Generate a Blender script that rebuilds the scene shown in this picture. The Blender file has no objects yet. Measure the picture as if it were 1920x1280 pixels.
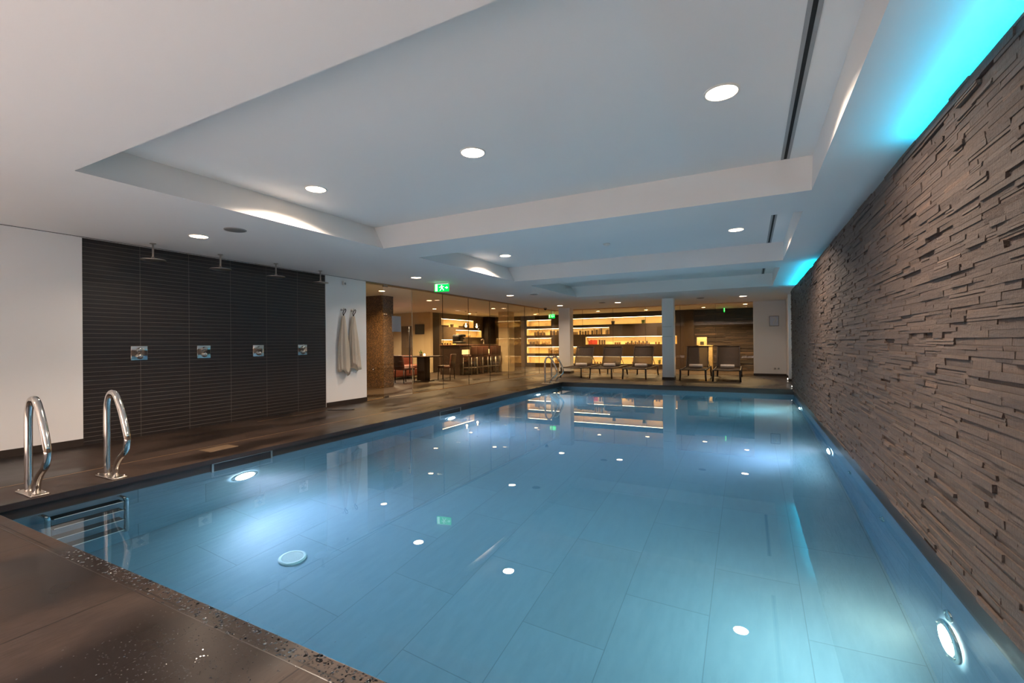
import bpy, math, random
from math import sin, cos, pi, radians
from mathutils import Vector, Matrix
rnd = random.Random(7)
S = bpy.context.scene
COL = S.collection

# ---------------------------------------------------------------- colour / material helpers
def lin(c):
    c /= 255.0
    return c / 12.92 if c <= 0.04045 else ((c + 0.055) / 1.055) ** 2.4
def rgb(r, g, b): return (lin(r), lin(g), lin(b), 1.0)

class NT:
    def __init__(s, name):
        s.m = bpy.data.materials.new(name); s.m.use_nodes = True
        s.t = s.m.node_tree; s.t.nodes.clear()
        s.out = s.t.nodes.new('ShaderNodeOutputMaterial')
    def n(s, typ, **kw):
        nd = s.t.nodes.new('ShaderNode' + typ)
        for k, v in kw.items():
            if k in nd.inputs: s.set(nd.inputs[k], v)
            else: setattr(nd, k, v)
        return nd
    def set(s, sock, v):
        if isinstance(v, bpy.types.NodeSocket): s.t.links.new(v, sock)
        else: sock.default_value = v
    def noise(s, vec, scale, detail=3, rough=0.55, dist=0.0):
        nd = s.n('TexNoise'); s.set(nd.inputs['Vector'], vec); nd.inputs['Scale'].default_value = scale
        nd.inputs['Detail'].default_value = detail; nd.inputs['Roughness'].default_value = rough; nd.inputs['Distortion'].default_value = dist
        return nd.outputs['Fac']
    def ramp(s, fac, stops):
        nd = s.n('ValToRGB'); s.set(nd.inputs['Fac'], fac); e = nd.color_ramp.elements
        while len(e) < len(stops): e.new(0.5)
        for el, (p, c) in zip(e, stops):
            el.position = p; el.color = c if len(c) == 4 else (*c, 1)
        return nd.outputs['Color']
    def rng(s, v, a, b, c, d):
        nd = s.n('MapRange'); s.set(nd.inputs['Value'], v)
        for i, x in zip(('From Min', 'From Max', 'To Min', 'To Max'), (a, b, c, d)): nd.inputs[i].default_value = x
        return nd.outputs['Result']
    def mix(s, f, a, b, mode='MIX'):
        nd = s.n('MixRGB', blend_type=mode); s.set(nd.inputs['Fac'], f); s.set(nd.inputs['Color1'], a); s.set(nd.inputs['Color2'], b)
        return nd.outputs['Color']
    def math(s, op, a, b=0.0):
        nd = s.n('Math', operation=op); s.set(nd.inputs[0], a); s.set(nd.inputs[1], b); return nd.outputs[0]
    def bump(s, h, strength=0.3, dist=0.01):
        nd = s.n('Bump'); s.set(nd.inputs['Height'], h); nd.inputs['Strength'].default_value = strength; nd.inputs['Distance'].default_value = dist
        return nd.outputs['Normal']
    def modul(s, base, col, amt):
        return s.mix(1.0, base, s.mix(col, (1 - amt, 1 - amt, 1 - amt, 1), (1 + amt, 1 + amt, 1 + amt, 1)), 'MULTIPLY')
    def pos(s): return s.n('NewGeometry').outputs['Position']
    def obj(s): return s.n('TexCoord').outputs['Object']
    def scalev(s, v, sc, loc=(0, 0, 0), rot=(0, 0, 0)):
        nd = s.n('Mapping'); s.set(nd.inputs['Vector'], v); nd.inputs['Scale'].default_value = sc; nd.inputs['Location'].default_value = loc; nd.inputs['Rotation'].default_value = rot
        return nd.outputs['Vector']
    def swiz(s, v, order):
        a = s.n('SeparateXYZ'); s.set(a.inputs[0], v); b = s.n('CombineXYZ')
        for i, ch in enumerate(order):
            if ch != '0': s.t.links.new(a.outputs['XYZ'.index(ch)], b.inputs[i])
        return b.outputs[0]
    def pbsdf(s, **kw):
        p = s.n('BsdfPrincipled')
        for k, v in kw.items(): s.set(p.inputs[k.replace('_', ' ')], v)
        s.t.links.new(p.outputs[0], s.out.inputs['Surface']); return p

def simple(name, col, rough=0.5, metal=0.0, var=0.06, bump=0.0, scale=20, **kw):
    t = NT(name); v = t.obj()
    f = t.noise(v, scale, 4)
    c = t.mix(f, tuple(x * (1 - var) for x in col[:3]) + (1,), tuple(min(1, x * (1 + var)) for x in col[:3]) + (1,))
    d = dict(Base_Color=c, Roughness=rough, Metallic=metal)
    if bump: d['Normal'] = t.bump(f, bump, 0.004)
    d.update(kw); t.pbsdf(**d); return t.m
def emit(name, col, strength):
    t = NT(name); e = t.n('Emission'); e.inputs[0].default_value = col; e.inputs[1].default_value = strength
    t.t.links.new(e.outputs[0], t.out.inputs['Surface']); return t.m

def grid(t, vec2, w, h, mortar=0.003, offset=0.0, smooth=0.1):
    b = t.n('TexBrick', offset=offset, offset_frequency=2, squash=1.0, squash_frequency=1)
    t.set(b.inputs['Vector'], vec2); b.inputs['Scale'].default_value = 1.0
    b.inputs['Mortar Size'].default_value = mortar; b.inputs['Mortar Smooth'].default_value = smooth; b.inputs['Bias'].default_value = 0
    b.inputs['Brick Width'].default_value = w; b.inputs['Row Height'].default_value = h
    b.inputs['Color1'].default_value = (0, 0, 0, 1); b.inputs['Color2'].default_value = (1, 1, 1, 1); b.inputs['Mortar'].default_value = (0.5, 0.5, 0.5, 1)
    return b.outputs['Fac'], b.outputs['Color']

def m_plaster(name, col):
    t = NT(name); f = t.noise(t.pos(), 60, 3); g = t.noise(t.pos(), 1.3, 2)
    c = t.mix(g, tuple(x * 0.97 for x in col[:3]) + (1,), col)
    t.pbsdf(Base_Color=c, Roughness=0.75, Normal=t.bump(f, 0.05, 0.002)); return t.m
def m_deck():
    t = NT('deck porcelain'); p = t.pos()
    fac, col = grid(t, t.scalev(p, (1, 1, 1), (0.29, 0.035, 0)), 0.605, 1.21, 0.004, 0.0)
    cloud = t.noise(p, 2.2, 5, 0.6); grain = t.noise(t.scalev(p, (30, 4, 1)), 3, 4)
    base = t.ramp(cloud, [(0.25, rgb(44, 33, 26)), (0.55, rgb(53, 40, 31)), (0.8, rgb(62, 48, 37))])
    base = t.mix(0.15, base, t.ramp(grain, [(0.3, (0.02, 0.016, 0.013)), (0.7, (0.16, 0.12, 0.1))]))
    base = t.modul(base, col, 0.07)
    wetn = t.noise(t.scalev(p, (0.9, 0.5, 1), (3.1, 0.3, 0), (0, 0, 0.5)), 1.2, 2, 0.45, 0.4)
    wet = t.rng(wetn, 0.47, 0.60, 0, 1)
    base = t.mix(t.math('MULTIPLY', wet, 0.85), base, rgb(22, 16, 13))
    base = t.mix(t.math('MULTIPLY', fac, 0.9), base, rgb(20, 15, 12))
    drops = t.noise(p, 90, 2, 0.5)
    rough = t.math('SUBTRACT', t.rng(cloud, 0.2, 0.8, 0.44, 0.54), t.math('MULTIPLY', wet, 0.2))
    h = t.math('ADD', t.math('MULTIPLY', fac, -1.0), t.math('MULTIPLY', drops, t.math('MULTIPLY', wet, 0.1)))
    t.pbsdf(Base_Color=base, Roughness=rough, Specular_IOR_Level=0.22, Normal=t.bump(h, 0.25, 0.003)); return t.m
def m_tile():
    t = NT('shower strip tile'); p = t.pos(); v = t.swiz(p, 'YZ0')
    fac, col = grid(t, t.scalev(v, (1, 1, 1), (-0.162, 0.012, 0)), 0.605, 0.0533, 0.0024, 0.0)
    n = t.noise(t.scalev(p, (1, 2, 18)), 3, 4)
    base = t.ramp(n, [(0.3, rgb(30, 25, 24)), (0.7, rgb(40, 34, 32))])
    base = t.modul(base, col, 0.05)
    base = t.mix(fac, base, rgb(104, 95, 88))
    t.pbsdf(Base_Color=base, Roughness=0.42, Normal=t.bump(t.math('MULTIPLY', fac, -1), 0.4, 0.002)); return t.m
def m_pooltile(order='YX0', off=(0, 0, 0)):
    t = NT('pool tile ' + order); p = t.pos()
    fac, col = grid(t, t.scalev(t.swiz(p, order), (1, 1, 1), off), 1.21, 0.605, 0.0034, 0.5)
    n = t.noise(t.scalev(t.swiz(p, order), (1.2, 5, 1)), 3.0, 6, 0.7)
    base = t.ramp(n, [(0.25, rgb(98, 116, 128)), (0.75, rgb(115, 132, 144))])
    base = t.modul(base, col, 0.06)
    base = t.mix(t.math('MULTIPLY', fac, 0.65), base, rgb(56, 68, 78))
    t.pbsdf(Base_Color=base, Roughness=0.5); return t.m
def m_stone(name, a, b, c):
    t = NT(name); p = t.pos()
    at = t.n('Attribute', attribute_name='tone', attribute_type='GEOMETRY').outputs['Fac']
    n = t.noise(t.scalev(p, (20, 6, 30)), 1.6, 6, 0.65); fine = t.noise(t.scalev(p, (40, 70, 16)), 1.5, 6, 0.75)
    base = t.ramp(at, [(0.0, a), (0.45, b), (0.8, c), (1.0, rgb(122, 96, 80))])
    base = t.mix(0.4, base, t.ramp(n, [(0.3, a), (0.75, c)]))
    base = t.mix(t.rng(fine, 0.32, 0.6, 0.55, 0.0), base, rgb(52, 43, 38))
    t.pbsdf(Base_Color=base, Roughness=0.7, Normal=t.bump(t.math('ADD', t.math('MULTIPLY', fine, 0.7), n), 0.8, 0.012)); return t.m
def m_wood(name, a, b, rough=0.45, order='XZY', sc=(14, 1.2, 14)):
    t = NT(name); p = t.scalev(t.pos(), sc)
    n = t.noise(p, 2.0, 5, 0.6, 1.2)
    t.pbsdf(Base_Color=t.ramp(n, [(0.3, a), (0.7, b)]), Roughness=rough); return t.m
def m_mosaic():
    t = NT('brown mosaic'); v = t.n('TexVoronoi'); t.set(v.inputs['Vector'], t.pos()); v.inputs['Scale'].default_value = 55
    t.pbsdf(Base_Color=t.ramp(v.outputs['Color'], [(0.2, rgb(56, 42, 34)), (0.6, rgb(98, 76, 58)), (0.9, rgb(150, 114, 78))]), Roughness=0.35); return t.m
def m_glass(name, tint, ior=1.45):
    t = NT(name); tr = t.n('BsdfTransparent'); tr.inputs[0].default_value = tint
    gl = t.n('BsdfGlossy'); gl.inputs['Roughness'].default_value = 0.0; gl.inputs[0].default_value = (0.9, 0.9, 0.9, 1)
    lw = t.n('LayerWeight'); lw.inputs['Blend'].default_value = 0.5; f0 = ((ior - 1) / (ior + 1)) ** 2
    fr = t.math('ADD', f0, t.math('MULTIPLY', t.math('POWER', lw.outputs['Facing'], 5.0), 1 - f0))
    mx = t.n('MixShader'); t.t.links.new(fr, mx.inputs[0]); t.t.links.new(tr.outputs[0], mx.inputs[1]); t.t.links.new(gl.outputs[0], mx.inputs[2])
    t.t.links.new(mx.outputs[0], t.out.inputs['Surface']); return t.m
def m_sling():
    t = NT('woven sling'); p = t.obj()
    w = t.noise(t.scalev(p, (140, 140, 140)), 1, 2)
    pr = t.n('BsdfPrincipled'); t.set(pr.inputs['Base Color'], t.mix(w, rgb(70, 58, 50), rgb(104, 88, 76))); pr.inputs['Roughness'].default_value = 0.8
    tr = t.n('BsdfTransparent'); mx = t.n('MixShader'); mx.inputs[0].default_value = 0.36
    t.t.links.new(pr.outputs[0], mx.inputs[1]); t.t.links.new(tr.outputs[0], mx.inputs[2]); t.t.links.new(mx.outputs[0], t.out.inputs['Surface']); return t.m
def m_water():
    t = NT('pool water')
    g = t.n('BsdfGlass'); g.inputs['Roughness'].default_value = 0.0; g.inputs['IOR'].default_value = 1.33
    va = t.n('VolumeAbsorption'); va.inputs['Color'].default_value = WATER_TINT; va.inputs['Density'].default_value = WATER_DENS
    vs = t.n('VolumeScatter'); vs.inputs['Color'].default_value = (0.75, 0.95, 1.0, 1); vs.inputs['Density'].default_value = WATER_SCAT; vs.inputs['Anisotropy'].default_value = 0.35
    ad = t.n('AddShader'); t.t.links.new(va.outputs[0], ad.inputs[0]); t.t.links.new(vs.outputs[0], ad.inputs[1])
    t.t.links.new(g.outputs[0], t.out.inputs['Surface'])
    t.t.links.new(ad.outputs[0], t.out.inputs['Volume']); return t.m
WATER_TINT = (0.12, 0.70, 0.86, 1); WATER_DENS = 0.33; WATER_SCAT = 0.06

M = {}
M['plaster'] = m_plaster('white plaster', rgb(234, 231, 228))
M['beige'] = m_plaster('beige plaster', rgb(196, 176, 146))
M['deck'] = m_deck(); M['tile'] = m_tile(); M['pale_floor'] = simple('pale bounce floor', rgb(214, 204, 190), 0.5, scale=2)
M['pool_floor'] = m_pooltile('YX0', (0.02, 0.28, 0)); M['pool_side'] = m_pooltile('YZ0', (0.2, 0, 0)); M['pool_end'] = m_pooltile('XZ0')
M['stone'] = m_stone('split slate', rgb(68, 57, 52), rgb(85, 71, 64), rgb(97, 81, 71))
M['stone_dark'] = m_stone('dark split slate', rgb(16, 12, 9), rgb(40, 30, 24), rgb(96, 74, 56))
M['skirt'] = simple('dark tile skirting', rgb(52, 43, 37), 0.4)
M['coping'] = simple('dark coping tile', rgb(40, 33, 30), 0.3, scale=8, var=0.2)
M['chrome'] = simple('polished steel', rgb(224, 218, 210), 0.08, 1.0, 0.02)
M['steel'] = simple('brushed steel', rgb(190, 182, 172), 0.28, 1.0, 0.04)
M['brass'] = simple('pale bronze strip', rgb(196, 160, 120), 0.35, 0.8)
M['white_metal'] = simple('white lacquer', rgb(225, 222, 216), 0.35)
M['grey_plastic'] = simple('grey plastic', rgb(150, 148, 146), 0.5)
M['speaker'] = simple('grey speaker mesh', rgb(120, 118, 116), 0.7, bump=0.4, scale=400)
M['black'] = simple('black plastic', rgb(22, 20, 19), 0.35)
M['black_gap'] = simple('black slot', rgb(12, 11, 11), 0.8)
M['wood'] = m_wood('dark brown veneer', rgb(40, 28, 18), rgb(60, 43, 28))
M['wood_grey'] = m_wood('grey brown veneer', rgb(84, 68, 52), rgb(108, 88, 66))
M['wood_red'] = m_wood('chestnut veneer', rgb(62, 34, 22), rgb(96, 54, 34))
M['wood_dark'] = m_wood('wenge veneer', rgb(34, 22, 16), rgb(52, 34, 24))
M['oak'] = m_wood('pale split oak', rgb(150, 124, 80), rgb(206, 178, 124), 0.6)
M['niche'] = simple('cream niche lining', rgb(232, 206, 150), 0.6)
M['glass'] = m_glass('bronze tinted glass', (0.94, 0.89, 0.77, 1), 1.32)
M['clear'] = m_glass('clear glass', (0.985, 0.98, 0.965, 1))
M['globe'] = m_glass('smoked globe glass', (0.62, 0.58, 0.52, 1), 1.7)
M['glass_edge'] = simple('polished glass edge', rgb(214, 196, 166), 0.2)
M['water'] = m_water()
M['sling'] = m_sling()
M['frame'] = simple('bronze lounger frame', rgb(74, 62, 54), 0.4, 0.3)
M['towel'] = simple('white terry', rgb(222, 206, 192), 0.95, bump=0.6, scale=260)
M['robe'] = simple('beige terry', rgb(206, 190, 170), 0.95, bump=0.7, scale=220)
M['cord'] = simple('dark cord', rgb(52, 42, 36), 0.7)
M['leather'] = simple('red brown leather', rgb(112, 52, 32), 0.45, bump=0.3, scale=70)
M['leather_dark'] = simple('brown leather', rgb(78, 44, 32), 0.45, bump=0.3, scale=70)
M['mosaic'] = m_mosaic()
M['leaf'] = simple('green leaf', rgb(88, 116, 44), 0.5, var=0.3)
M['box_brown'] = simple('brown carton', rgb(122, 94, 60), 0.6)
M['box_dark'] = simple('dark carton', rgb(72, 54, 36), 0.6)
M['box_cream'] = simple('cream carton', rgb(206, 186, 140), 0.6)
M['box_red'] = simple('red carton', rgb(186, 60, 44), 0.5)
M['box_green'] = simple('green box', rgb(88, 104, 52), 0.6)
M['jar'] = simple('amber jar', rgb(110, 78, 44), 0.25)
M['wicker'] = simple('pale ceramic', rgb(180, 150, 110), 0.5)
M['drain_dark'] = simple('dark green drain well', rgb(40, 74, 58), 0.6)
M['paper'] = simple('grey notice card', rgb(150, 150, 158), 0.6)
M['print'] = simple('pale blue print', rgb(205, 212, 225), 0.4)
M['slate_pic'] = simple('dark picture', rgb(50, 48, 40), 0.5)
WARM = (1.0, 0.70, 0.42, 1)
M['lamp'] = emit('downlight diffuser', (1.0, 0.76, 0.52, 1), 12)
M['lamp_low'] = emit('downlight diffuser small', (1.0, 0.72, 0.47, 1), 12)
M['lamp_lounge'] = emit('lounge downlight', (1.0, 0.68, 0.36, 1), 14)
M['led'] = emit('warm led strip', (1.0, 0.84, 0.58, 1), 14)
M['led_bar'] = emit('warm led bar strip', (1.0, 0.84, 0.58, 1), 14)
M['cyan'] = emit('cyan led strip', (0.0, 0.52, 0.85, 1), 18)
M['pool_lamp'] = emit('pool lamp lens', (0.80, 0.90, 1.0, 1), 170)
M['pool_lamp_g'] = emit('pool lamp lens warm', (0.86, 1.0, 0.90, 1), 170)
M['green'] = emit('exit green', (0.0, 0.60, 0.05, 1), 1.3)
M['exit_white'] = emit('exit white', (0.62, 1.0, 0.70, 1), 1.3)
M['flame'] = emit('candle glow', (1.0, 0.5, 0.22, 1), 10)
M['backlit'] = emit('backlit panel', (1.0, 0.62, 0.28, 1), 1.1)
M['step'] = emit('step light', (1.0, 0.93, 0.82, 1), 12)
M['blue'] = emit('indicator blue', (0.25, 0.25, 1.0, 1), 3)

# ---------------------------------------------------------------- mesh helpers
class MB:
    def __init__(s): s.v = []; s.f = []; s.sm = []
    def face(s, pts, smooth=False):
        b = len(s.v); s.v += [tuple(p) for p in pts]; s.f.append(tuple(range(b, b + len(pts)))); s.sm.append(smooth)
    def box(s, x0, x1, y0, y1, z0, z1, xf=None):
        x0, x1 = min(x0, x1), max(x0, x1); y0, y1 = min(y0, y1), max(y0, y1); z0, z1 = min(z0, z1), max(z0, z1)
        p = [Vector((x, y, z)) for z in (z0, z1) for y in (y0, y1) for x in (x0, x1)]
        return s.hexa(p if xf is None else [xf @ q for q in p])
    def hexa(s, p):
        b = len(s.v); s.v += [tuple(q) for q in p]
        for f in ((0, 2, 3, 1), (4, 5, 7, 6), (0, 1, 5, 4), (2, 6, 7, 3), (0, 4, 6, 2), (1, 3, 7, 5)):
            s.f.append(tuple(b + i for i in f)); s.sm.append(False)
        return s
    def rbox(s, x0, x1, y0, y1, z0, z1, r=0.01, n=3, xf=None):   # box with rounded vertical edges and eased top / bottom
        pts = []
        for cx, cy, a0 in ((x1 - r, y1 - r, 0), (x0 + r, y1 - r, pi / 2), (x0 + r, y0 + r, pi), (x1 - r, y0 + r, 1.5 * pi)):
            for i in range(n + 1):
                a = a0 + pi / 2 * i / n; pts.append((cx, cy, cos(a), sin(a)))
        e = min(r, (z1 - z0) * 0.45); rings = []
        for z, k in ((z0, r - e * 0.7), (z0 + e * 0.3, r - e * 0.25), (z0 + e, r), (z1 - e, r), (z1 - e * 0.3, r - e * 0.25), (z1, r - e * 0.7)):
            rings.append([Vector((cx + ca * k, cy + sa * k, z)) for cx, cy, ca, sa in pts])
        return s.loft(rings, cap=True, smooth=True, xf=xf)
    def loft(s, rings, cap=True, smooth=True, closed=True, xf=None):
        n = len(rings[0]); b = len(s.v)
        for r in rings: s.v += [tuple(xf @ Vector(p)) if xf is not None else tuple(p) for p in r]
        for i in range(len(rings) - 1):
            for j in range(n if closed else n - 1):
                k = (j + 1) % n
                s.f.append((b + i * n + j, b + i * n + k, b + (i + 1) * n + k, b + (i + 1) * n + j)); s.sm.append(smooth)
        if cap:
            s.f.append(tuple(b + j for j in reversed(range(n)))); s.sm.append(False)
            q = b + (len(rings) - 1) * n; s.f.append(tuple(q + j for j in range(n))); s.sm.append(False)
        return s
    def tube(s, path, r, n=12, cap=True):
        P = [Vector(p) for p in path]; R = r if isinstance(r, (list, tuple)) else [r] * len(P)
        t0 = (P[1] - P[0]).normalized(); up = Vector((0, 0, 1)) if abs(t0.z) < 0.9 else Vector((0, 1, 0))
        u = t0.cross(up).normalized(); rings = []
        for i, p in enumerate(P):
            t = ((P[min(i + 1, len(P) - 1)] - P[max(i - 1, 0)])).normalized()
            u = (u - t * u.dot(t)).normalized(); w = t.cross(u)
            rings.append([p + (u * cos(2 * pi * j / n) + w * sin(2 * pi * j / n)) * R[i] for j in range(n)])
        return s.loft(rings, cap=cap)
    def lathe(s, prof, c=(0, 0, 0), axis='z', n=24, cap=True):
        rings = []
        for r, h in prof:
            ring = []
            for j in range(n):
                a = 2 * pi * j / n
                q = {'z': (r * cos(a), r * sin(a), h), 'x': (h, r * cos(a), r * sin(a)), 'y': (r * sin(a), h, r * cos(a))}[axis]
                ring.append(Vector(q) + Vector(c))
            rings.append(ring)
        return s.loft(rings, cap=cap)
    def build(s, name, mat, parent=None, tone=None):
        me = bpy.data.meshes.new(name); me.from_pydata(s.v, [], s.f); me.polygons.foreach_set('use_smooth', s.sm)
        mats = mat if isinstance(mat, list) else [mat]
        for m in mats: me.materials.append(m)
        if tone is not None:
            a = me.attributes.new('tone', 'FLOAT', 'FACE'); a.data.foreach_set('value', tone)
        me.update()
        o = bpy.data.objects.new(name, me); COL.objects.link(o)
        if parent is not None:
            o.parent = parent
        return o

def tag(o, label=None, cat=None, group=None, kind=None):
    if label: o['label'] = label
    if cat: o['category'] = cat
    if group: o['group'] = group
    if kind: o['kind'] = kind
    return o
def thing(name, label, cat, loc=(0, 0, 0), group=None, rz=0.0):
    o = bpy.data.objects.new(name, None); COL.objects.link(o); o.location = loc; o.rotation_euler = (0, 0, rz); o.empty_display_size = 0.1
    return tag(o, label, cat, group)
def struct(name, mb, mat, label=None):
    o = mb.build(name, mat); o['kind'] = 'structure'
    if label: o['label'] = label
    return o
def copy_tree(o, parent=None):
    c = o.copy(); COL.objects.link(c)
    if parent is not None: c.parent = parent
    for ch in list(o.children): copy_tree(ch, c)
    return c
def dup(root, loc, label, group=None, rz=None):
    r = copy_tree(root); r.location = loc; r['label'] = label
    if rz is not None: r.rotation_euler = (0, 0, rz)
    if group: r['group'] = group
    return r
def spline(pts, n=8):    # Catmull-Rom through the points
    P = [Vector(p) for p in pts]; out = []
    for i in range(len(P) - 1):
        a, b, c, d = P[max(i - 1, 0)], P[i], P[i + 1], P[min(i + 2, len(P) - 1)]
        for k in range(n):
            t = k / n
            out.append(0.5 * ((2 * b) + (c - a) * t + (2 * a - 5 * b + 4 * c - d) * t * t + (3 * b - a - 3 * c + d) * t ** 3))
    out.append(P[-1]); return out

# ---------------------------------------------------------------- main dimensions (metres; camera stands at x=0,y=0)
ZC, ZT = 2.547, 2.86            # lower ceiling, coffer ceiling
PX0, PX1, PY0, PY1 = -5.13, 0.95, 1.20, 13.17   # pool walls
CX0, CX1, CY0, CY1 = -5.08, 0.90, 1.24, 13.125  # coping edges
ZW, ZF = -0.13, -1.50           # water level, pool floor
XW, YG = -7.26, 17.87           # left wall, far glass
YS, XB = 20.85, -12.0           # shelf wall, bar wall

# ---------------------------------------------------------------- setting
mb = MB()
for x0, x1, y0, y1 in ((-14.2, CX0, -.6, 21.5), (CX0, 1.6, -.6, CY0), (CX0, 1.6, CY1, 21.5)):
    mb.box(x0, x1, y0, y1, -0.045, 0)
struct('floor', mb, M['deck'], 'dark brown tiled deck around the pool and lounge floor')
mb = MB(); mb.box(PX0 - .2, PX1 + .2, PY0 - .2, PY1 + .2, ZF - .2, ZF); struct('pool_floor', mb, M['pool_floor'], 'grey blue tiled bottom of the pool')
mb = MB(); mb.box(PX0 - .2, PX0, PY0 - .2, PY1 + .2, ZF, -.045); struct('pool_wall_left', mb, M['pool_side'])
mb = MB(); mb.box(PX1, PX1 + .2, PY0 - .2, PY1 + .2, ZF, -.03); struct('pool_wall_right', mb, M['pool_side'])
mb = MB(); mb.box(PX0, PX1, PY0 - .2, PY0, ZF, -.045); struct('pool_wall_near', mb, M['pool_end'])
mb = MB(); mb.box(PX0, PX1, PY1, PY1 + .2, ZF, -.045); struct('pool_wall_far', mb, M['pool_end'])
mb = MB(); mb.box(CX0 - .001, CX0 + .004, CY0, CY1, -.05, -.002); mb.box(CX0, CX1, CY1 - .004, CY1 + .001, -.05, -.002)
mb.box(CX0, CX1, CY0 - .001, CY0 + .004, -.05, -.002); struct('trim_1', mb, M['coping'], 'dark coping edge around the pool')
mb = MB(); mb.box(-14.2, 1.6, -6.2, -.6, -.045, 0); struct('floor_near', mb, M['pale_floor'], 'unseen floor behind the viewer, made pale to bounce light')  # unseen floor, kept pale so it bounces downlight up to the ceiling
# tile band above the waterline
mb = MB(); mb.box(PX0 - .001, PX0 + .006, PY0, PY1, -.17, -.045); mb.box(PX1 - .006, PX1 + .001, PY0, PY1, -.17, -.03); mb.box(PX0, PX1, PY1 - .006, PY1 + .001, -.17, -.045)
struct('trim_2', mb, M['skirt'], 'dark tile band at the waterline')
w = MB(); w.box(PX0 - .004, PX1 + .004, PY0 - .004, PY1 + .004, ZF - .004, ZW)
wo = w.build('water', M['water']); tag(wo, 'still clear blue water filling the pool', 'water', kind='stuff')

# ceiling with three coffers
mb = MB(); cf = [(1.578, 4.905), (5.672, 8.955), (9.78, 13.03)]; cl, cr = -4.558, 0.508
def down(x0, x1, y0, y1, z): mb.face([(x0, y0, z), (x0, y1, z), (x1, y1, z), (x1, y0, z)])
X0, X1, Y0, Y1 = -14.2, 1.6, -6.2, 21.5
down(X0, cl, Y0, Y1, ZC); down(cr, X1, Y0, Y1, ZC)
ys = [Y0] + [y for p in cf for y in p] + [Y1]
for i in range(0, len(ys), 2): down(cl, cr, ys[i], ys[i + 1], ZC)
for (a, b) in cf:
    tl, tr = cl - 0.165, cr + 0.012
    mb.face([(cl, a, ZC), (tl, a, ZT), (tl, b, ZT), (cl, b, ZC)])
    mb.face([(cr, a, ZC), (cr, b, ZC), (tr, b, ZT), (tr, a, ZT)])
    mb.face([(cl, a, ZC), (cr, a, ZC), (tr, a, ZT), (tl, a, ZT)])
    mb.face([(cl, b, ZC), (tl, b, ZT), (tr, b, ZT), (cr, b, ZC)])
    down(tl, tr, a, b, ZT)
struct('ceiling', mb, M['plaster'], 'white plaster ceiling with three recessed coffers')
mb = MB(); mb.box(XW + .05, XW + .062, -6, YG, ZC - .004, ZC + .001); struct('trim_3', mb, M['black_gap'], 'thin dark shadow gap along the ceiling edge')

# left wall: white plaster, tiled shower stretch
mb = MB(); mb.box(XW - .15, XW, -6.2, 2.58, 0, ZC); mb.box(XW - .15, XW, 6.22, 7.27, 0, ZC)
struct('wall_left', mb, M['plaster'], 'white plaster wall on the left')
mb = MB(); mb.box(XW - .15, XW - .012, 2.58, 6.22, 0, ZC); struct('wall_shower', mb, M['tile'], 'dark brown strip tiled shower wall')
mb = MB(); mb.box(XW, XW + .012, -6.2, 2.58, 0, .085); mb.box(XW, XW + .012, 6.22, 7.27, 0, .085); struct('baseboard_left', mb, M['skirt'])
mb = MB(); mb.box(X0, X1, -6.2, -6.05, 0, ZC); struct('wall_near', mb, M['wood_grey'], 'brown wood panelled wall behind the viewer')
# right: stone wall
def stone_wall(y0, y1, z0, z1, x, sgn, hmin, hmax, lmin, lmax, prot, alongx=False):
    mb = MB(); tone = []; z = z0
    while z < z1 - 0.006:
        h = min(rnd.uniform(hmin, hmax), z1 - z)
        if z1 - z - h < hmin * .6: h = z1 - z
        y = y0 - rnd.uniform(0, lmax)
        rowoff = rnd.uniform(0, prot * .35)
        while y < y1:
            L = rnd.uniform(lmin, lmax) * (1.6 if rnd.random() < .2 else 1)
            a, b = max(y, y0), min(y + L, y1)
            if b - a > 0.004:
                d = rowoff + prot * .65 * rnd.random() ** 1.6; g = 0.0003
                tilt, tilt2 = rnd.uniform(-.002, .002), rnd.uniform(-.0018, .0018)
                if rnd.random() < .05: d += rnd.uniform(.004, .012)
                if rnd.random() < .03: d -= .014
                za, zb = z + g * rnd.uniform(0, 3), z + h - g * rnd.uniform(0, 3)
                if rnd.random() < .35 and h > .02:      # split stone: two thin slivers
                    zs = [(za, z + h * .5), (z + h * .5 + g, zb)]
                else: zs = [(za, zb)]
                for (c0, c1) in zs:
                    dd = d + rnd.uniform(-.002, .004)
                    p = []
                    for zz, k in ((c0, tilt2), (c1, -tilt2)):
                        for yy, q in ((a + g, -tilt), (b - g, tilt)):
                            for xx in (x + sgn * .03, x - sgn * (dd + k + q)): p.append((xx, yy, zz))
                    if alongx: p = [(q[1], q[0], q[2]) for q in p]
                    mb.hexa([Vector(q) for q in p]); tone += [min(1, max(0, rnd.gauss(.45, .22)))] * 6
            y += L
        z += h
    return mb, tone
mb, tone = stone_wall(0.2, 13.15, 0.005, 2.405, 0.912, 1, .018, .038, .10, .42, .012)
o = mb.build('wall_right', M['stone'], tone=tone); o['kind'] = 'structure'; o['label'] = 'split slate clad wall along the right side of the pool'
mb = MB(); mb.box(.945, 1.12, -6.05, 13.15, -.03, 2.36); struct('wall_right_core', mb, M['skirt'])
mb = MB(); mb.box(1.45, 1.6, -6.05, 17.9, 0, ZC); struct('wall_right_back', mb, M['plaster'])
mb = MB(); mb.box(.91, 1.0, -6.05, 13.15, -.03, .004); struct('trim_4', mb, M['skirt'], 'dark stone ledge under the slate wall')
# far right white wall, stub and skirting
mb = MB(); mb.box(.112, 1.09, YG, YG + .15, 0, ZC); mb.box(1.0, 1.45, 15.6, 15.75, 0, ZC); mb.box(1.075, 1.2, 15.75, YG, 0, ZC)
struct('wall_far', mb, M['plaster'], 'white plaster end wall at the far right')
mb = MB(); mb.box(.105, 1.075, YG - .012, YG, 0, .075); mb.box(1.063, 1.075, 15.75, YG - .012, 0, .075); mb.box(.995, 1.45, 15.588, 15.6, 0, .075)
struct('baseboard_far', mb, M['skirt'])
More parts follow.
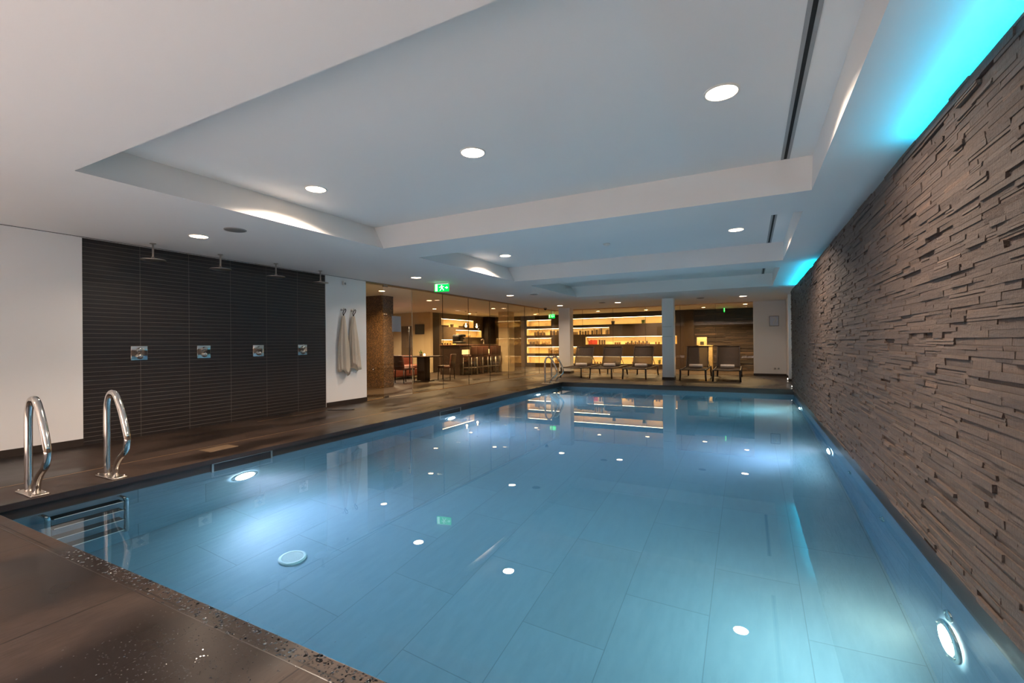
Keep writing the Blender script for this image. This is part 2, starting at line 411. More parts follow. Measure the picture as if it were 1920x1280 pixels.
# columns
for nm, (a, b, c, d), lb in (('column_1', (-6.66, -6.2, 16.87, 17.25), 'white square column beside the far pool corner'), ('column_2', (-2.45, -2.1, 15.0, 15.32), 'white square column between the loungers')):
    mb = MB(); mb.box(a, b, c, d, 0, ZC); struct(nm, mb, M['plaster'], lb)
    mb = MB(); mb.box(a - .012, b + .012, c - .012, d + .012, 0, .085); struct('baseboard_' + nm, mb, M['skirt'])
mb = MB(); mb.box(-2.42, -2.17, 14.994, 15.0, 1.36, 1.66); mb2 = mb
struct('trim_5', mb, M['plaster'], 'flush access panel on the column')
mb = MB()
for x0, x1, z0, z1 in ((-2.425, -2.165, 1.352, 1.36), (-2.425, -2.165, 1.66, 1.668)): mb.box(x0, x1, 14.993, 15.0, z0, z1)
struct('trim_6', mb, M['grey_plastic'])
mb = MB(); mb.box(-9.55, -9.05, 17.2, 17.7, 0, ZC); struct('column_3', mb, M['beige'], 'pale column inside the lounge')
mb = MB(); mb.box(-9.85, -8.95, 9.55, 10.0, 0, ZC); struct('column_4', mb, M['mosaic'], 'wide brown mosaic pillar behind the glass')

# lounge shell
mb = MB(); mb.box(X0, XW - .15, 7.1, 7.25, 0, ZC); struct('wall_lounge_near', mb, M['beige'])
mb = MB(); mb.box(X0, X0 + .15, 7.25, 15.75, 0, ZC); struct('wall_lounge_left', mb, M['beige'])
mb = MB(); mb.box(X0, -11.93, 15.6, 15.75, 0, ZC); struct('wall_lounge_end', mb, M['beige'], 'beige lounge wall behind the dining table')
mb = MB(); mb.box(.15, .3, YG + .15, 21.4, 0, ZC); struct('wall_lounge_right', mb, M['wood_dark'])
# wall with niches: a slab with rectangular recesses
def niche_wall(a0, a1, z0, z1, face, depth, holes, axis, sgn):
    """face: coordinate of the front plane, sgn: direction into the wall; axis 'x' = runs along x"""
    us = sorted({a0, a1, *[h[0] for h in holes], *[h[1] for h in holes]}); vs = sorted({z0, z1, *[h[2] for h in holes], *[h[3] for h in holes]})
    mb = MB(); inn = MB()
    P = (lambda u, v, d: (u, face + sgn * d, v)) if axis == 'x' else (lambda u, v, d: (face + sgn * d, u, v))
    for i in range(len(us) - 1):
        for j in range(len(vs) - 1):
            u, v = (us[i] + us[i + 1]) / 2, (vs[j] + vs[j + 1]) / 2
            if not any(h[0] < u < h[1] and h[2] < v < h[3] for h in holes):
                mb.face([P(us[i], vs[j], 0), P(us[i + 1], vs[j], 0), P(us[i + 1], vs[j + 1], 0), P(us[i], vs[j + 1], 0)])
    for (u0, u1, v0, v1) in holes:
        inn.face([P(u0, v0, depth), P(u1, v0, depth), P(u1, v1, depth), P(u0, v1, depth)])
        for (pa, pb) in (((u0, v0), (u1, v0)), ((u1, v0), (u1, v1)), ((u1, v1), (u0, v1)), ((u0, v1), (u0, v0))):
            inn.face([P(*pa, 0), P(*pb, 0), P(*pb, depth), P(*pa, depth)])
    mb.face([P(a0, z0, depth + .02), P(a1, z0, depth + .02), P(a1, z1, depth + .02), P(a0, z1, depth + .02)])
    return mb, inn
SH = [(-9.95, -8.64, 2.025, 2.335), (-7.9, -2.85, 2.02, 2.34), (-9.95, -5.74, 1.57, 1.895), (-9.95, -8.64, 1.14, 1.435), (-6.88, -2.79, 1.10, 1.455), (-9.95, -7.19, .68, 1.01), (-9.95, -2.85, .21, .545)]
mb, inn = niche_wall(-10.05, -2.1, 0, ZC, YS, .32, SH, 'x', 1)
struct('wall_shelves', mb, M['wood'], 'dark wood wall with lit display niches'); struct('trim_7', inn, M['niche'], 'cream lining of the display niches')
mb = MB(); mb.box(-13.5, -10.05, YS - .1, YS + .1, 0, ZC); struct('wall_lounge_far', mb, M['wood_grey'])
mb, tone = stone_wall(-2.1, .15, 0, ZC, 21.2, 1, .035, .075, .25, .9, .055, True)
o = mb.build('wall_slate', M['stone_dark'], tone=tone); o['kind'] = 'structure'; o['label'] = 'dark slate clad wall behind the wooden lectern'
BN = [(16.48, 19.1, 1.955, 2.315), (17.58, 19.83, 1.5, 1.84), (16.47, 17.58, 1.155, 1.39)]
mb, inn = niche_wall(15.75, 20.0, 0, ZC, XB, .3, BN, 'y', -1)
struct('wall_bar', mb, M['wood_grey'], 'brown wood bar wall with lit niches'); struct('trim_8', inn, M['niche'], 'cream lining of the bar niches')
mb = MB(); mb.box(XB - .02, XB + .02, 15.76, 16.28, 0, ZC - .02); struct('trim_9', mb, M['wood_dark'])
mb = MB(); mb.box(XB - .3, XB + .3, 20.0, 20.7, 0, ZC); struct('wall_bar_end', mb, M['wood_dark'])

# ---------------------------------------------------------------- glass partition
joints = [7.27, 7.78, 8.77, 10.02, 11.28, 12.51, 13.75, 15.03, 16.3, 17.6]
wi = 0
for i in range(len(joints) - 1):
    a, b = joints[i] + .004, joints[i + 1] - .004
    mb = MB(); mb.box(XW - .006, XW + .006, a, b, .012, ZC - .03)
    if i == 1:
        o = mb.build('door_1', M['clear']); o['kind'] = 'structure'; o['label'] = 'clear frameless glass door with tall steel handle'
        e = MB(); e.box(XW - .007, XW + .007, b, b + .008, .012, ZC - .03); e.box(XW - .007, XW + .007, a, b, .006, .014); e.build('glass_edge', M['glass_edge'], o)
        h = MB(); h.tube([(XW + .06, 8.6, .5), (XW + .06, 8.6, 1.62)], .014)
        for z in (.62, 1.5): h.tube([(XW, 8.6, z), (XW + .06, 8.6, z)], .009)
        h.build('door_handle', M['frame'], o)
        h = MB(); h.box(XW - .02, XW + .02, a, a + .14, .0, .05); h.box(XW - .02, XW + .02, a, a + .14, ZC - .06, ZC - .01); h.build('hinge_shoe', M['steel'], o)
    else:
        wi += 1; struct('window_%d' % wi, mb, M['glass'], 'tall bronze tinted glass panel')
for x0, x1 in ((-7.26, -6.02), (-6.02, -4.77), (-4.77, -3.52), (-3.52, -2.27), (-2.27, -1.08), (-1.08, .11)):
    wi += 1; mb = MB(); mb.box(x0 + .004, x1 - .004, YG - .006, YG + .006, .012, ZC - .03); struct('window_%d' % wi, mb, M['glass'], 'tall bronze tinted glass panel')
mb = MB()
for y in joints[2:]: mb.box(XW - .006, XW + .006, y - .004, y + .004, .012, ZC - .03)
for x in (-6.02, -4.77, -3.52, -2.27, -1.08): mb.box(x - .004, x + .004, YG - .006, YG + .006, .012, ZC - .03)
struct('trim_10', mb, M['black_gap'], 'thin dark joints between the glass panels')
mb = MB(); mb.box(XW - .015, XW + .015, 7.27, YG, ZC - .035, ZC); mb.box(XW, .11, YG - .015, YG + .015, ZC - .035, ZC); mb.box(XW - .012, XW + .012, 8.77, YG, 0, .012); mb.box(XW - .012, XW + .012, 7.27, 7.78, 0, .012); mb.box(XW, .11, YG - .012, YG + .012, 0, .012)
struct('trim_11', mb, M['brass'], 'slim metal channels holding the glass')

# ---------------------------------------------------------------- deck fittings
mb = MB(); mb.box(-5.745, -5.735, .2, 15.5, -.002, .0015); tag(mb.build('slot_drain', M['brass']), 'thin bronze drain line running along the left deck', 'drain')
mb = MB(); mb.box(XW + .33, XW + .342, 4.6, 6.2, -.002, .0015); tag(mb.build('slot_drain', M['brass']), 'short thin drain line in front of the shower wall', 'drain')
mb = MB(); mb.rbox(-5.66, -5.44, 3.04, 3.37, -.003, .004, .008); tag(mb.build('deck_hatch', M['wood_grey']), 'flat rectangular cover plate let into the left deck', 'cover plate')
mb = MB(); mb.box(-6.9, -6.42, 0, .045, 0, .012); o = mb.build('dark_strip', M['black']); o.location = (-.0, 5.97, 0); o.rotation_euler = (0, 0, .0)  # low dark strip on the deck beside the shower wall
o.location = (-6.9, 5.93, 0); me = o.data
for v in me.vertices: v.co.x += 6.9
o.rotation_euler = (0, 0, .5); tag(o, 'thin black strip lying on the deck beside the shower wall', 'strip')

mb = MB(); mb.box(-5.08, .9, 1.150, 1.155, -.002, .0008); struct('trim_12', mb, M['coping'], 'joint along the near coping')
m = MB(); dr = random.Random(5)
def drop(x, y, r):
    n = 8; h = r * .42
    m.loft([[Vector((x + k * r * cos(2 * pi * j / n), y + k * r * sin(2 * pi * j / n), z)) for j in range(n)] for k, z in ((1, .0005), (.92, h * .5), (.6, h * .88), (.1, h))])
for i in range(900):
    x = -3.6 + 2.7 * dr.random() ** .7; drop(x, 1.238 - .085 * dr.random() ** 1.4, dr.uniform(.0015, .006) * (1.6 if dr.random() < .12 else 1))
for i in range(700):
    drop(dr.gauss(-1.95, .22), dr.gauss(.98, .12), dr.uniform(.001, .0035))
dm = NT('water drops'); dm.pbsdf(Base_Color=(.8, .85, .9, 1), Roughness=0.02, Transmission_Weight=1.0, IOR=1.33)
tag(m.build('water_droplets', dm.m), 'scattered water drops on the near coping tiles', 'water drops', kind='stuff')

# ---------------------------------------------------------------- pool handrails and ladders
def handrail(name, y, label):
    t = thing(name, label, 'handrail', (-5.29, y, 0))
    path = spline([(-.075, 0, 0), (-.075, 0, .25), (-.075, 0, .55), (-.06, 0, .68), (-.01, 0, .765), (.07, 0, .775), (.14, 0, .71), (.22, 0, .58), (.285, 0, .43), (.30, 0, .34), (.262, 0, .255), (.16, 0, .175), (.095, 0, .095), (.075, 0, 0)], 6)
    MB().tube(path, .027, 16).build('tube', M['chrome'], t)
    MB().rbox(-.165, .165, -.06, .06, 0, .01, .012).build('base_plate', M['steel'], t)
    for bx in (-.14, .14):
        for by in (-.04, .04): MB().lathe([(.009, .01), (.009, .018), (.006, .022), (.001, .024)], (bx, by, 0), n=8).build('bolt', M['chrome'], t)
    return t
h0 = handrail('pool_handrail', 1.55, 'bent chrome handrail at the near left edge of the frame')
dup(h0, (-5.29, 2.08, 0), 'bent chrome handrail standing before the dark shower tiles')
dup(h0, (-5.29, 12.45, 0), 'far chrome handrail, nearer one of the far ladder pair')
dup(h0, (-5.29, 12.95, 0), 'far chrome handrail, last one before the far pool corner')
def ladder(y0, label):
    t = thing('pool_ladder', label, 'ladder', (PX0, y0, 0))
    for y in (.0, .52):
        p = spline([(.01, y, -.22), (.09, y, -.225), (.135, y, -.26), (.14, y, -.4), (.14, y, -.8), (.14, y, -1.08), (.11, y, -1.16), (.01, y, -1.18)], 5)
        MB().tube(p, .02, 12).build('side_rail', M['chrome'], t)
    for z in (-.29, -.55, -.81, -1.07):
        m = MB(); m.rbox(.05, .16, .02, .50, z - .03, z, .008); st = m.build('step', M['black'], t); MB().rbox(.158, .168, .03, .49, z - .012, z + .001, .003).build('lit_edge', M['white_metal'], st)  # white strip paints the light caught by each step's front edge
    return t
ladder(1.55, 'submerged steel ladder with four steps below the near handrails')
ladder(12.45, 'submerged steel ladder below the far handrails')
# skimmers
def skimmer(y, label):
    t = thing('skimmer', label, 'skimmer', (PX0 + .006, y, -.1))
    f = MB()
    f.box(0, .012, 0, .7, .035, .05); f.box(0, .012, 0, .7, -.11, -.095); f.box(0, .012, 0, .02, -.11, .05); f.box(0, .012, .68, .7, -.11, .05); f.build('frame', M['steel'], t)
    MB().box(.001, .006, .02, .68, -.095, .035).build('mouth', M['coping'], t); return t
skimmer(2.88, 'slim steel skimmer frame above the nearest left pool lamp'); skimmer(6.94, 'slim steel skimmer frame above the second left pool lamp')
# underwater lamps
def pool_lamp(x, y, z, sgn, label, mat, energy, col):
    t = thing('pool_lamp', label, 'pool lamp', (x, y, z), 'underwater pool lamps')
    MB().lathe([(.155, 0), (.155, sgn * .012), (.14, sgn * .022), (.115, sgn * .024), (.112, sgn * .014)], axis='x', n=32, cap=False).build('bezel', M['chrome'], t)
    MB().lathe([(.112, sgn * .014), (.10, sgn * .026), (.06, sgn * .034), (.002, sgn * .037)], axis='x', n=32).build('lens', mat, t)
    for i in range(6):
        a = i * pi / 3 + .3; MB().lathe([(.007, sgn * .018), (.006, sgn * .027), (.001, sgn * .029)], (0, .134 * cos(a), .134 * sin(a)), 'x', 6).build('screw', M['steel'], t)
    L = bpy.data.lights.new('pool lamp beam', 'SPOT'); L.energy = energy; L.color = col; L.spot_size = radians(116); L.spot_blend = 1.0; L.shadow_soft_size = .08
    lo = bpy.data.objects.new('pool_lamp_beam', L); COL.objects.link(lo); lo.parent = t; lo.location = (sgn * .06, 0, 0)
    lo.rotation_euler = (0, radians(-77 if sgn > 0 else 77), 0)
    return t
PE = 155
pool_lamp(PX0 + .006, 3.24, -.70, 1, 'glowing round pool lamp under the near left pool edge', M['pool_lamp'], PE * 1.0, (1, .74, 1))
pool_lamp(PX0 + .006, 7.30, -.70, 1, 'glowing pool lamp halfway along the left pool edge', M['pool_lamp'], PE, (.95, .74, 1))
pool_lamp(PX0 + .006, 11.38, -.74, 1, 'small glowing pool lamp near the far handrails', M['pool_lamp'], PE * .6, (.6, .82, 1))
pool_lamp(PX1 - .006, 3.28, -.80, -1, 'largest glowing pool lamp, at the bottom right under the slate wall', M['pool_lamp_g'], PE * .62, (.95, 1, .80))
pool_lamp(PX1 - .006, 7.42, -.88, -1, 'glowing pool lamp halfway along the slate wall', M['pool_lamp'], PE, (.95, .76, 1))
pool_lamp(PX1 - .006, 11.4, -.9, -1, 'small glowing pool lamp at the far end of the slate wall', M['pool_lamp_g'], PE * .7, (.66, 1, .9))
def jet(y, label):
    t = thing('pool_inlet', label, 'pool inlet', (PX1, y, -.56), 'pool wall inlets')
    MB().lathe([(.05, 0), (.05, -.008), (.04, -.016), (.03, -.016), (.028, -.006)], axis='x', n=20, cap=False).build('flange', M['chrome'], t)
    MB().lathe([(.028, -.006), (.022, -.016), (.01, -.02), (.009, -.008)], axis='x', n=16).build('nozzle', M['steel'], t)
jet(3.31, 'round steel inlet just above the largest right pool lamp'); jet(4.72, 'round steel inlet second along the right pool wall'); jet(6.09, 'round steel inlet third along the right pool wall')
t = thing('pool_drain', 'round white slotted drain grate on the pool floor', 'drain grate', (-3.61, 2.71, ZF))
MB().lathe([(.115, 0), (.115, .012), (.1, .022), (.088, .022), (.086, .01)], n=36, cap=False).build('rim', M['white_metal'], t)
MB().lathe([(.086, 0), (.086, .004), (.001, .005)], n=36).build('base', M['drain_dark'], t)
m = MB()
for i in range(-7, 8):
    xx = i * .011; hw = math.sqrt(max(0, .086 ** 2 - xx * xx)); m.box(xx - .0028, xx + .0028, -hw, hw, .005, .02)
m.build('slats', M['white_metal'], t)

# ---------------------------------------------------------------- showers
def shower_head(y, label):
    t = thing('ceiling_shower', label, 'shower head', (-6.9, y, ZC), 'ceiling shower heads')
    MB().lathe([(.035, 0), (.035, -.008), (.018, -.012), (.0125, -.016)], n=20).build('ceiling_rose', M['steel'], t)
    MB().tube([(0, 0, -.01), (0, 0, -.15), (0, 0, -.195)], .0115, 12).build('arm', M['steel'], t)
    MB().lathe([(.016, -.175), (.02, -.195), (.05, -.205), (.135, -.21), (.14, -.217), (.136, -.224), (.001, -.226)], n=36).build('spray_plate', M['steel'], t)
    return t
sh = shower_head(3.17, 'round steel rain shower head, first from the left on the ceiling')
for y, n in ((4.03, 'second'), (4.92, 'third'), (5.8, 'fourth and last')): dup(sh, (-6.9, y, ZC), 'round steel rain shower head, %s from the left on the ceiling' % n)
def control(y, label):
    t = thing('shower_control', label, 'shower control', (XW - .012, y, 1.115), 'shower controls')
    MB().rbox(0, .012, -.095, .095, -.095, .095, .005).build('plate', M['chrome'], t)
    for z in (.042, -.042):
        m = MB(); m.lathe([(.036, .012), (.036, .03), (.03, .046), (.028, .05), (.001, .051)], (0, 0, z), 'x', 20); k = m.build('knob', M['chrome'], t)
        MB().rbox(.03, .056, -.045, -.01, z - .008, z + .008, .004).build('lever', M['chrome'], k)
    return t
c0 = control(3.17, 'square chrome shower mixer plate, first from the left on the dark tiles')
for y, n in ((3.99, 'second'), (4.85, 'third'), (5.70, 'fourth and last')): dup(c0, (XW - .012, y, 1.115), 'square chrome shower mixer plate, %s from the left on the dark tiles' % n)

# ---------------------------------------------------------------- robes on hooks
def hook(y, label):
    t = thing('wall_hook', label, 'hook', (XW, y, 1.9), 'hooks on the white wall')
    MB().lathe([(.022, 0), (.022, .006), (.012, .01)], axis='x', n=16).build('plate', M['steel'], t)
    MB().tube(spline([(.008, 0, 0), (.04, 0, -.01), (.065, 0, .005), (.072, 0, .035)], 5), .007, 8).build('peg', M['steel'], t)
def robe(y, L, label, seed, lean):
    r = random.Random(seed); t = thing('hanging_towel', label, 'towel', (XW + .06, y, 1.78), 'towels on hooks')
    rings = []; n = 40; ph = [r.uniform(0, 6.3) for _ in range(4)]
    for i in range(17):
        u = i / 16; z = -L * u
        wdt = .030 + .058 * min(1, u * 2.0) ** .8 + .03 * u; dep = .028 + .03 * min(1, u * 2)
        ring = []
        for j in range(n):
            a = 2 * pi * j / n
            fold = 1 + (.22 * sin(4 * a + ph[0] + u * .8) + .14 * sin(7 * a + ph[1] - u) + .06 * sin(11 * a + ph[2])) * min(1, .35 + u)
            zz = z + (.05 * sin(a + ph[3]) + .035 * sin(3 * a + ph[1])) * (u ** 6) 
            ring.append(Vector((max(-.052, dep * cos(a) * fold), wdt * sin(a) * fold + lean * u * u, zz)))
        rings.append(ring)
    m = MB(); m.loft(rings); m.build('cloth', M['robe'], t)
    loop = spline([(0, 0, -.01), (.0, -.012, .05), (.012, .0, .1), (.012, .035, .135), (.008, .055, .12), (.005, .045, .08), (0, .012, .03), (0, .004, -.01)], 5)
    MB().tube(loop, .0075, 8).build('loop', M['cord'], t)
    MB().lathe([(.022, .0), (.024, -.02), (.024, -.045), (.03, -.06)], n=14).build('binding', M['cord'], t)
hook(6.60, 'small steel hook holding the left towel'); hook(6.86, 'small steel hook holding the right towel')
robe(6.60, 1.12, 'beige terry towel hanging on the left wall hook', 3, .02); robe(6.86, 1.05, 'beige terry towel hanging on the right wall hook', 11, .05)
t = thing('wall_mounted_sensor', 'small white sensor high on the white wall above the towels', 'sensor', (XW, 6.66, 2.44))
MB().rbox(0, .05, -.035, .035, -.04, .045, .012).build('housing', M['white_metal'], t); MB().lathe([(.025, .05), (.02, .058), (.001, .062)], (0, 0, -.01), 'x', 14).build('lens', M['grey_plastic'], t)

# ---------------------------------------------------------------- ceiling fittings
PC, PLOW, PLOU = 38, 7.2, 46
def downlight(x, y, z, r, label, mat, group, power, col):
    t = thing('downlight', label, 'ceiling light', (x, y, z), group)
    L = bpy.data.lights.new('downlight beam', 'AREA'); L.shape = 'DISK'; L.size = 2 * r; L.spread = radians(142); L.energy = power; L.color = col
    lo = bpy.data.objects.new('downlight_beam', L); COL.objects.link(lo); lo.parent = t; lo.location = (0, 0, -.012)
    MB().lathe([(r + .016, 0), (r + .015, -.006), (r + .004, -.009), (r, -.006)], n=36, cap=False).build('trim_ring', M['white_metal'], t)
    MB().lathe([(r, -.001), (r, -.006), (r * .6, -.008), (.001, -.009)], n=36).build('diffuser', mat, t)
    return t
d0 = downlight(-.15, 3.37, ZT, .098, 'round downlight in the near coffer, beside the long black slot', M['lamp'], 'coffer downlights', PC, (1.0, .79, .62))
for x, y, lb in ((-2.12, 3.39, 'round downlight in the middle of the near coffer'), (-4.08, 3.38, 'round downlight in the near coffer at its left slope'),
                 (-4.1, 7.68, 'round downlight at the left slope of the second coffer'), (-.165, 7.63, 'round downlight in the second coffer beside the slot')):
    dup(d0, (x, y, ZT), lb)
d1 = downlight(-5.97, 3.23, ZC, .095, 'round downlight in the lower ceiling near the shower heads', M['lamp_low'], 'lower ceiling downlights', PLOW, (1.0, .79, .62))
for x, y, lb in ((-5.98, 7.36, 'round downlight in the lower ceiling left of the green exit sign'), (-6.0, 11.5, 'round downlight in the lower ceiling along the glass lounge front'), (-6.1, 15.6, 'round downlight in front of the first white column'),
                 (-3.98, 15.55, 'round downlight above the row of three loungers'), (-.17, 15.5, 'round downlight above the right pair of loungers'),
                 (-5.97, -.9, 'round downlight in the lower ceiling behind the viewer')):
    dup(d1, (x, y, ZC), lb)
d2 = downlight(-4.4, -2.2, ZC, .095, 'round fill downlight added unseen behind the viewer', M['lamp_low'], 'fill downlights added behind the viewer', 26, (.96, .90, 1.0))
for x in (-4.4, -2.8, -1.2, .2):     # unseen downlight grid added behind the viewer to brighten the ceiling
    for y in (-2.2, -3.6, -5.0):
        if (x, y) != (-4.4, -2.2): dup(d2, (x, y, ZC), 'round fill downlight added unseen behind the viewer')
def disc(name, x, y, z, r, mat, label, cat, group=None):
    t = thing(name, label, cat, (x, y, z), group)
    MB().lathe([(r, 0), (r, -.006), (r - .01, -.01), (.001, -.012)], n=36).build('grille', mat, t)
    MB().lathe([(r + .012, 0), (r + .01, -.006), (r, -.007)], n=36, cap=False).build('rim', M['grey_plastic'], t)
disc('ceiling_speaker', -5.29, 3.26, ZC, .105, M['speaker'], 'round grey ceiling speaker by the first lower downlight', 'speaker', 'ceiling speakers')
disc('ceiling_speaker', -5.3, 11.6, ZC, .105, M['speaker'], 'round grey ceiling speaker left of the third coffer', 'speaker', 'ceiling speakers')
disc('ceiling_speaker', -4.45, 15.3, ZC, .105, M['speaker'], 'round grey ceiling speaker above the three loungers', 'speaker', 'ceiling speakers')
disc('ceiling_speaker', -1.36, 15.45, ZC, .105, M['speaker'], 'round grey ceiling speaker right of the second column', 'speaker', 'ceiling speakers')
t = thing('smoke_detector', 'small white smoke detector in the second coffer', 'smoke detector', (-2.13, 7.63, ZT))
MB().lathe([(.06, 0), (.06, -.012), (.045, -.03), (.03, -.04), (.001, -.042)], n=24).build('housing', M['white_metal'], t)
def diffuser(y0, y1, label):
    t = thing('slot_diffuser', label, 'air slot', (.305, y0, ZT), 'linear air slots'); L = y1 - y0
    f = MB(); f.box(-.035, -.012, 0, L, -.005, .001); f.box(.012, .035, 0, L, -.005, .001); f.build('frame', M['grey_plastic'], t)
    MB().box(-.012, .012, 0, L, -.002, .001).build('slot', M['black_gap'], t)
diffuser(1.62, 4.89, 'long black air slot in the near coffer'); diffuser(5.75, 8.94, 'black air slot in the second coffer'); diffuser(9.9, 13.02, 'short looking black air slot in the third coffer')
t = thing('dome_camera', 'small dark dome camera on the ceiling before the first column', 'camera', (-6.98, 16.3, ZC))
MB().lathe([(.065, 0), (.065, -.03), (.06, -.04)], n=24).build('base', M['grey_plastic'], t); MB().lathe([(.055, -.04), (.05, -.07), (.03, -.092), (.001, -.1)], n=24).build('dome', M['black'], t)
# exit signs
def exit_sign(loc, w, h, rz, label):
    t = thing('exit_sign', label, 'exit sign', loc, None, rz)
    MB().rbox(-w / 2, w / 2, -.012, .012, -h, 0, .004).build('light_panel', M['green'], t)
    m = MB(); s = w / .35
    for y in (-.0135, .0135):
        def q(pts):
            P = [(a * s, y, -h / 2 + b * s) for a, b in pts]; m.face(P if y < 0 else P[::-1])
        def rr(a, b, c, d): q([(a, b), (c, b), (c, d), (a, d)])
        rr(-.155, -.075, -.10, .075)                                             # door
        q([(-.02, .048), (-.005, .062), (.012, .062), (.02, .048), (.008, .038), (-.008, .038)])   # head
        q([(-.02, .03), (.025, .03), (.03, -.012), (-.008, -.012)])              # body
        q([(-.008, -.012), (.012, -.012), (-.03, -.065), (-.05, -.065)]); q([(.012, -.012), (.03, -.012), (.06, -.055), (.045, -.065)])
        q([(-.02, .03), (-.015, .015), (-.055, .0), (-.06, .012)]); q([(.025, .03), (.03, .015), (.06, .02), (.055, .035)])
        rr(.085, -.01, .12, .01); q([(.12, -.035), (.16, 0), (.12, .035)])       # arrow
        rr(-.155, .08, .165, .088)
    m.build('pictogram', M['exit_white'], t)
    MB().rbox(-w / 2, w / 2, -.02, .02, 0, .028, .004).build('housing', M['white_metal'], t); return t
exit_sign((-6.03, 8.3, ZC - .028), .34, .165, radians(12), 'green running man exit sign hanging from the pool ceiling')
exit_sign((-7.95, 19.3, ZC - .06), .30, .18, 0, 'green exit sign inside the lounge left of the first column')
exit_sign((-.9, 20.3, ZC - .028), .30, .16, radians(88), 'exit sign seen edge on before the dark slate wall')
# cyan light strips above the slate wall
for y0, y1, lb in ((.3, 3.95, 'near cyan light strip on top of the slate wall'), (9.2, 13.1, 'far cyan light strip on top of the slate wall')):
    t = thing('light_strip', lb, 'light strip', (1.03, y0, 2.37)); L = y1 - y0
    MB().box(-.035, .035, 0, L, -.012, .008).build('profile', M['grey_plastic'], t); MB().box(-.025, .025, .01, L - .01, .008, .014).build('diffuser', M['cyan'], t)

# ---------------------------------------------------------------- far wall fittings
t = thing('picture_frame', 'small framed pale print on the white end wall', 'picture', (.735, YG, 1.855))
m = MB(); m.box(-.145, .145, -.022, 0, .155, .175); m.box(-.145, .145, -.022, 0, -.175, -.155); m.box(-.145, -.125, -.022, 0, -.155, .155); m.box(.125, .145, -.022, 0, -.155, .155); m.build('frame', M['grey_plastic'], t)
MB().box(-.125, .125, -.012, 0, -.155, .155).build('print', M['print'], t)
m = MB(); m.tube(spline([(-.04, -.014, .09), (.0, -.014, .12), (.05, -.014, .09), (.04, -.014, .03), (-.01, -.014, -.03), (-.02, -.014, -.11)], 6), .012, 8); m.tube(spline([(.03, -.014, -.12), (.06, -.014, -.03), (.08, -.014, .06)], 6), .007, 8); m.build('motif', M['white_metal'], t)
t = thing('wall_socket', 'low white socket plate on the end wall', 'socket', (.8, YG, .25))
MB().rbox(-.1, .1, -.012, 0, -.04, .04, .004).build('plate', M['white_metal'], t)
for x in (-.05, .05): MB().lathe([(.03, -.012), (.028, -.014), (.001, -.0135)], (x, 0, 0), 'y', 14).build('outlet', M['grey_plastic'], t)
for (x, y, lb) in ((.985, 15.95, 'low step light in the white wall stub at the far right'), (.93, 13.6, 'low step light at the far end of the slate wall')):
    t = thing('step_light', lb, 'step light', (x + .005, y, .05), 'step lights')
    MB().rbox(0, .09, -.04, .04, -.045, .03, .005).build('body', M['steel'], t); MB().box(-.003, .001, -.03, .03, -.02, .02).build('lens', M['step'], t)

# ---------------------------------------------------------------- loungers and rolled towels
def lounger(x, y, label, grp):
    t = thing('sun_lounger', label, 'sun lounger', (x, y, 0), grp); W = .36
    for s in (-1, 1):
        p = spline([(s * W, 0, .30), (s * W, .06, .335), (s * W, .6, .325), (s * W, 1.25, .335), (s * W, 1.9, .345), (s * W, 2.2, .33)], 6)
        MB().tube(p, .024, 10).build('side_rail', M['frame'], t)
        MB().tube([(s * W, .03, .325), (s * (W - .0), .02, .16), (s * (W + .012), -.01, 0)], [.03, .027, .024], 10).build('leg', M['frame'], t)
        MB().tube([(s * W, 2.13, .335), (s * W, 2.15, .16), (s * (W + .012), 2.18, 0)], [.03, .027, .024], 10).build('leg', M['frame'], t)
    m = MB()
    for yy in (.03, 1.25, 2.15): m.tube([(-W, yy, .325), (W, yy, .325)], .013, 8)
    m.build('crossbar', M['frame'], t)
    rings = []
    for i in range(13):
        u = i / 12; yy = .02 + 1.26 * u; z = .345 - .022 * sin(pi * u)
        rings.append([Vector((-W + .02, yy, z)), Vector((-W * .5, yy, z - .01)), Vector((W * .5, yy, z - .01)), Vector((W - .02, yy, z)), Vector((W - .02, yy, z - .008)), Vector((W * .5, yy, z - .018)), Vector((-W * .5, yy, z - .018)), Vector((-W + .02, yy, z - .008))])
    MB().loft(rings).build('seat', M['sling'], t)
    b = bpy.data.objects.new('backrest', None); COL.objects.link(b); b.parent = t; b.location = (0, 1.28, .345); b.rotation_euler = (radians(-26), 0, 0); b.empty_display_size = .1
    f = MB()
    for s in (-1, 1): f.tube(spline([(s * (W - .035), 0, 0), (s * (W - .035), .008, .4), (s * (W - .035), -.01, .76)], 5), .015, 8)
    f.tube([(-W + .035, -.01, .755), (W - .035, -.01, .755)], .015, 8); f.build('back_frame', M['frame'], b)
    rings = []
    for i in range(11):
        u = i / 10; z = .01 + .745 * u; yy = .012 * sin(pi * u)
        rings.append([Vector((-W + .04, yy - .004, z)), Vector((0, yy + .006, z)), Vector((W - .04, yy - .004, z)), Vector((W - .04, yy + .004, z)), Vector((0, yy + .014, z)), Vector((-W + .04, yy + .004, z))])
    MB().loft(rings).build('back_sling', M['sling'], b)
    m = MB()
    for s in (-1, 1): m.tube([(s * (W - .06), 1.45, .7), (s * (W - .02), 1.85, .345)], .01, 8)
    m.build('prop', M['frame'], t)
    return t
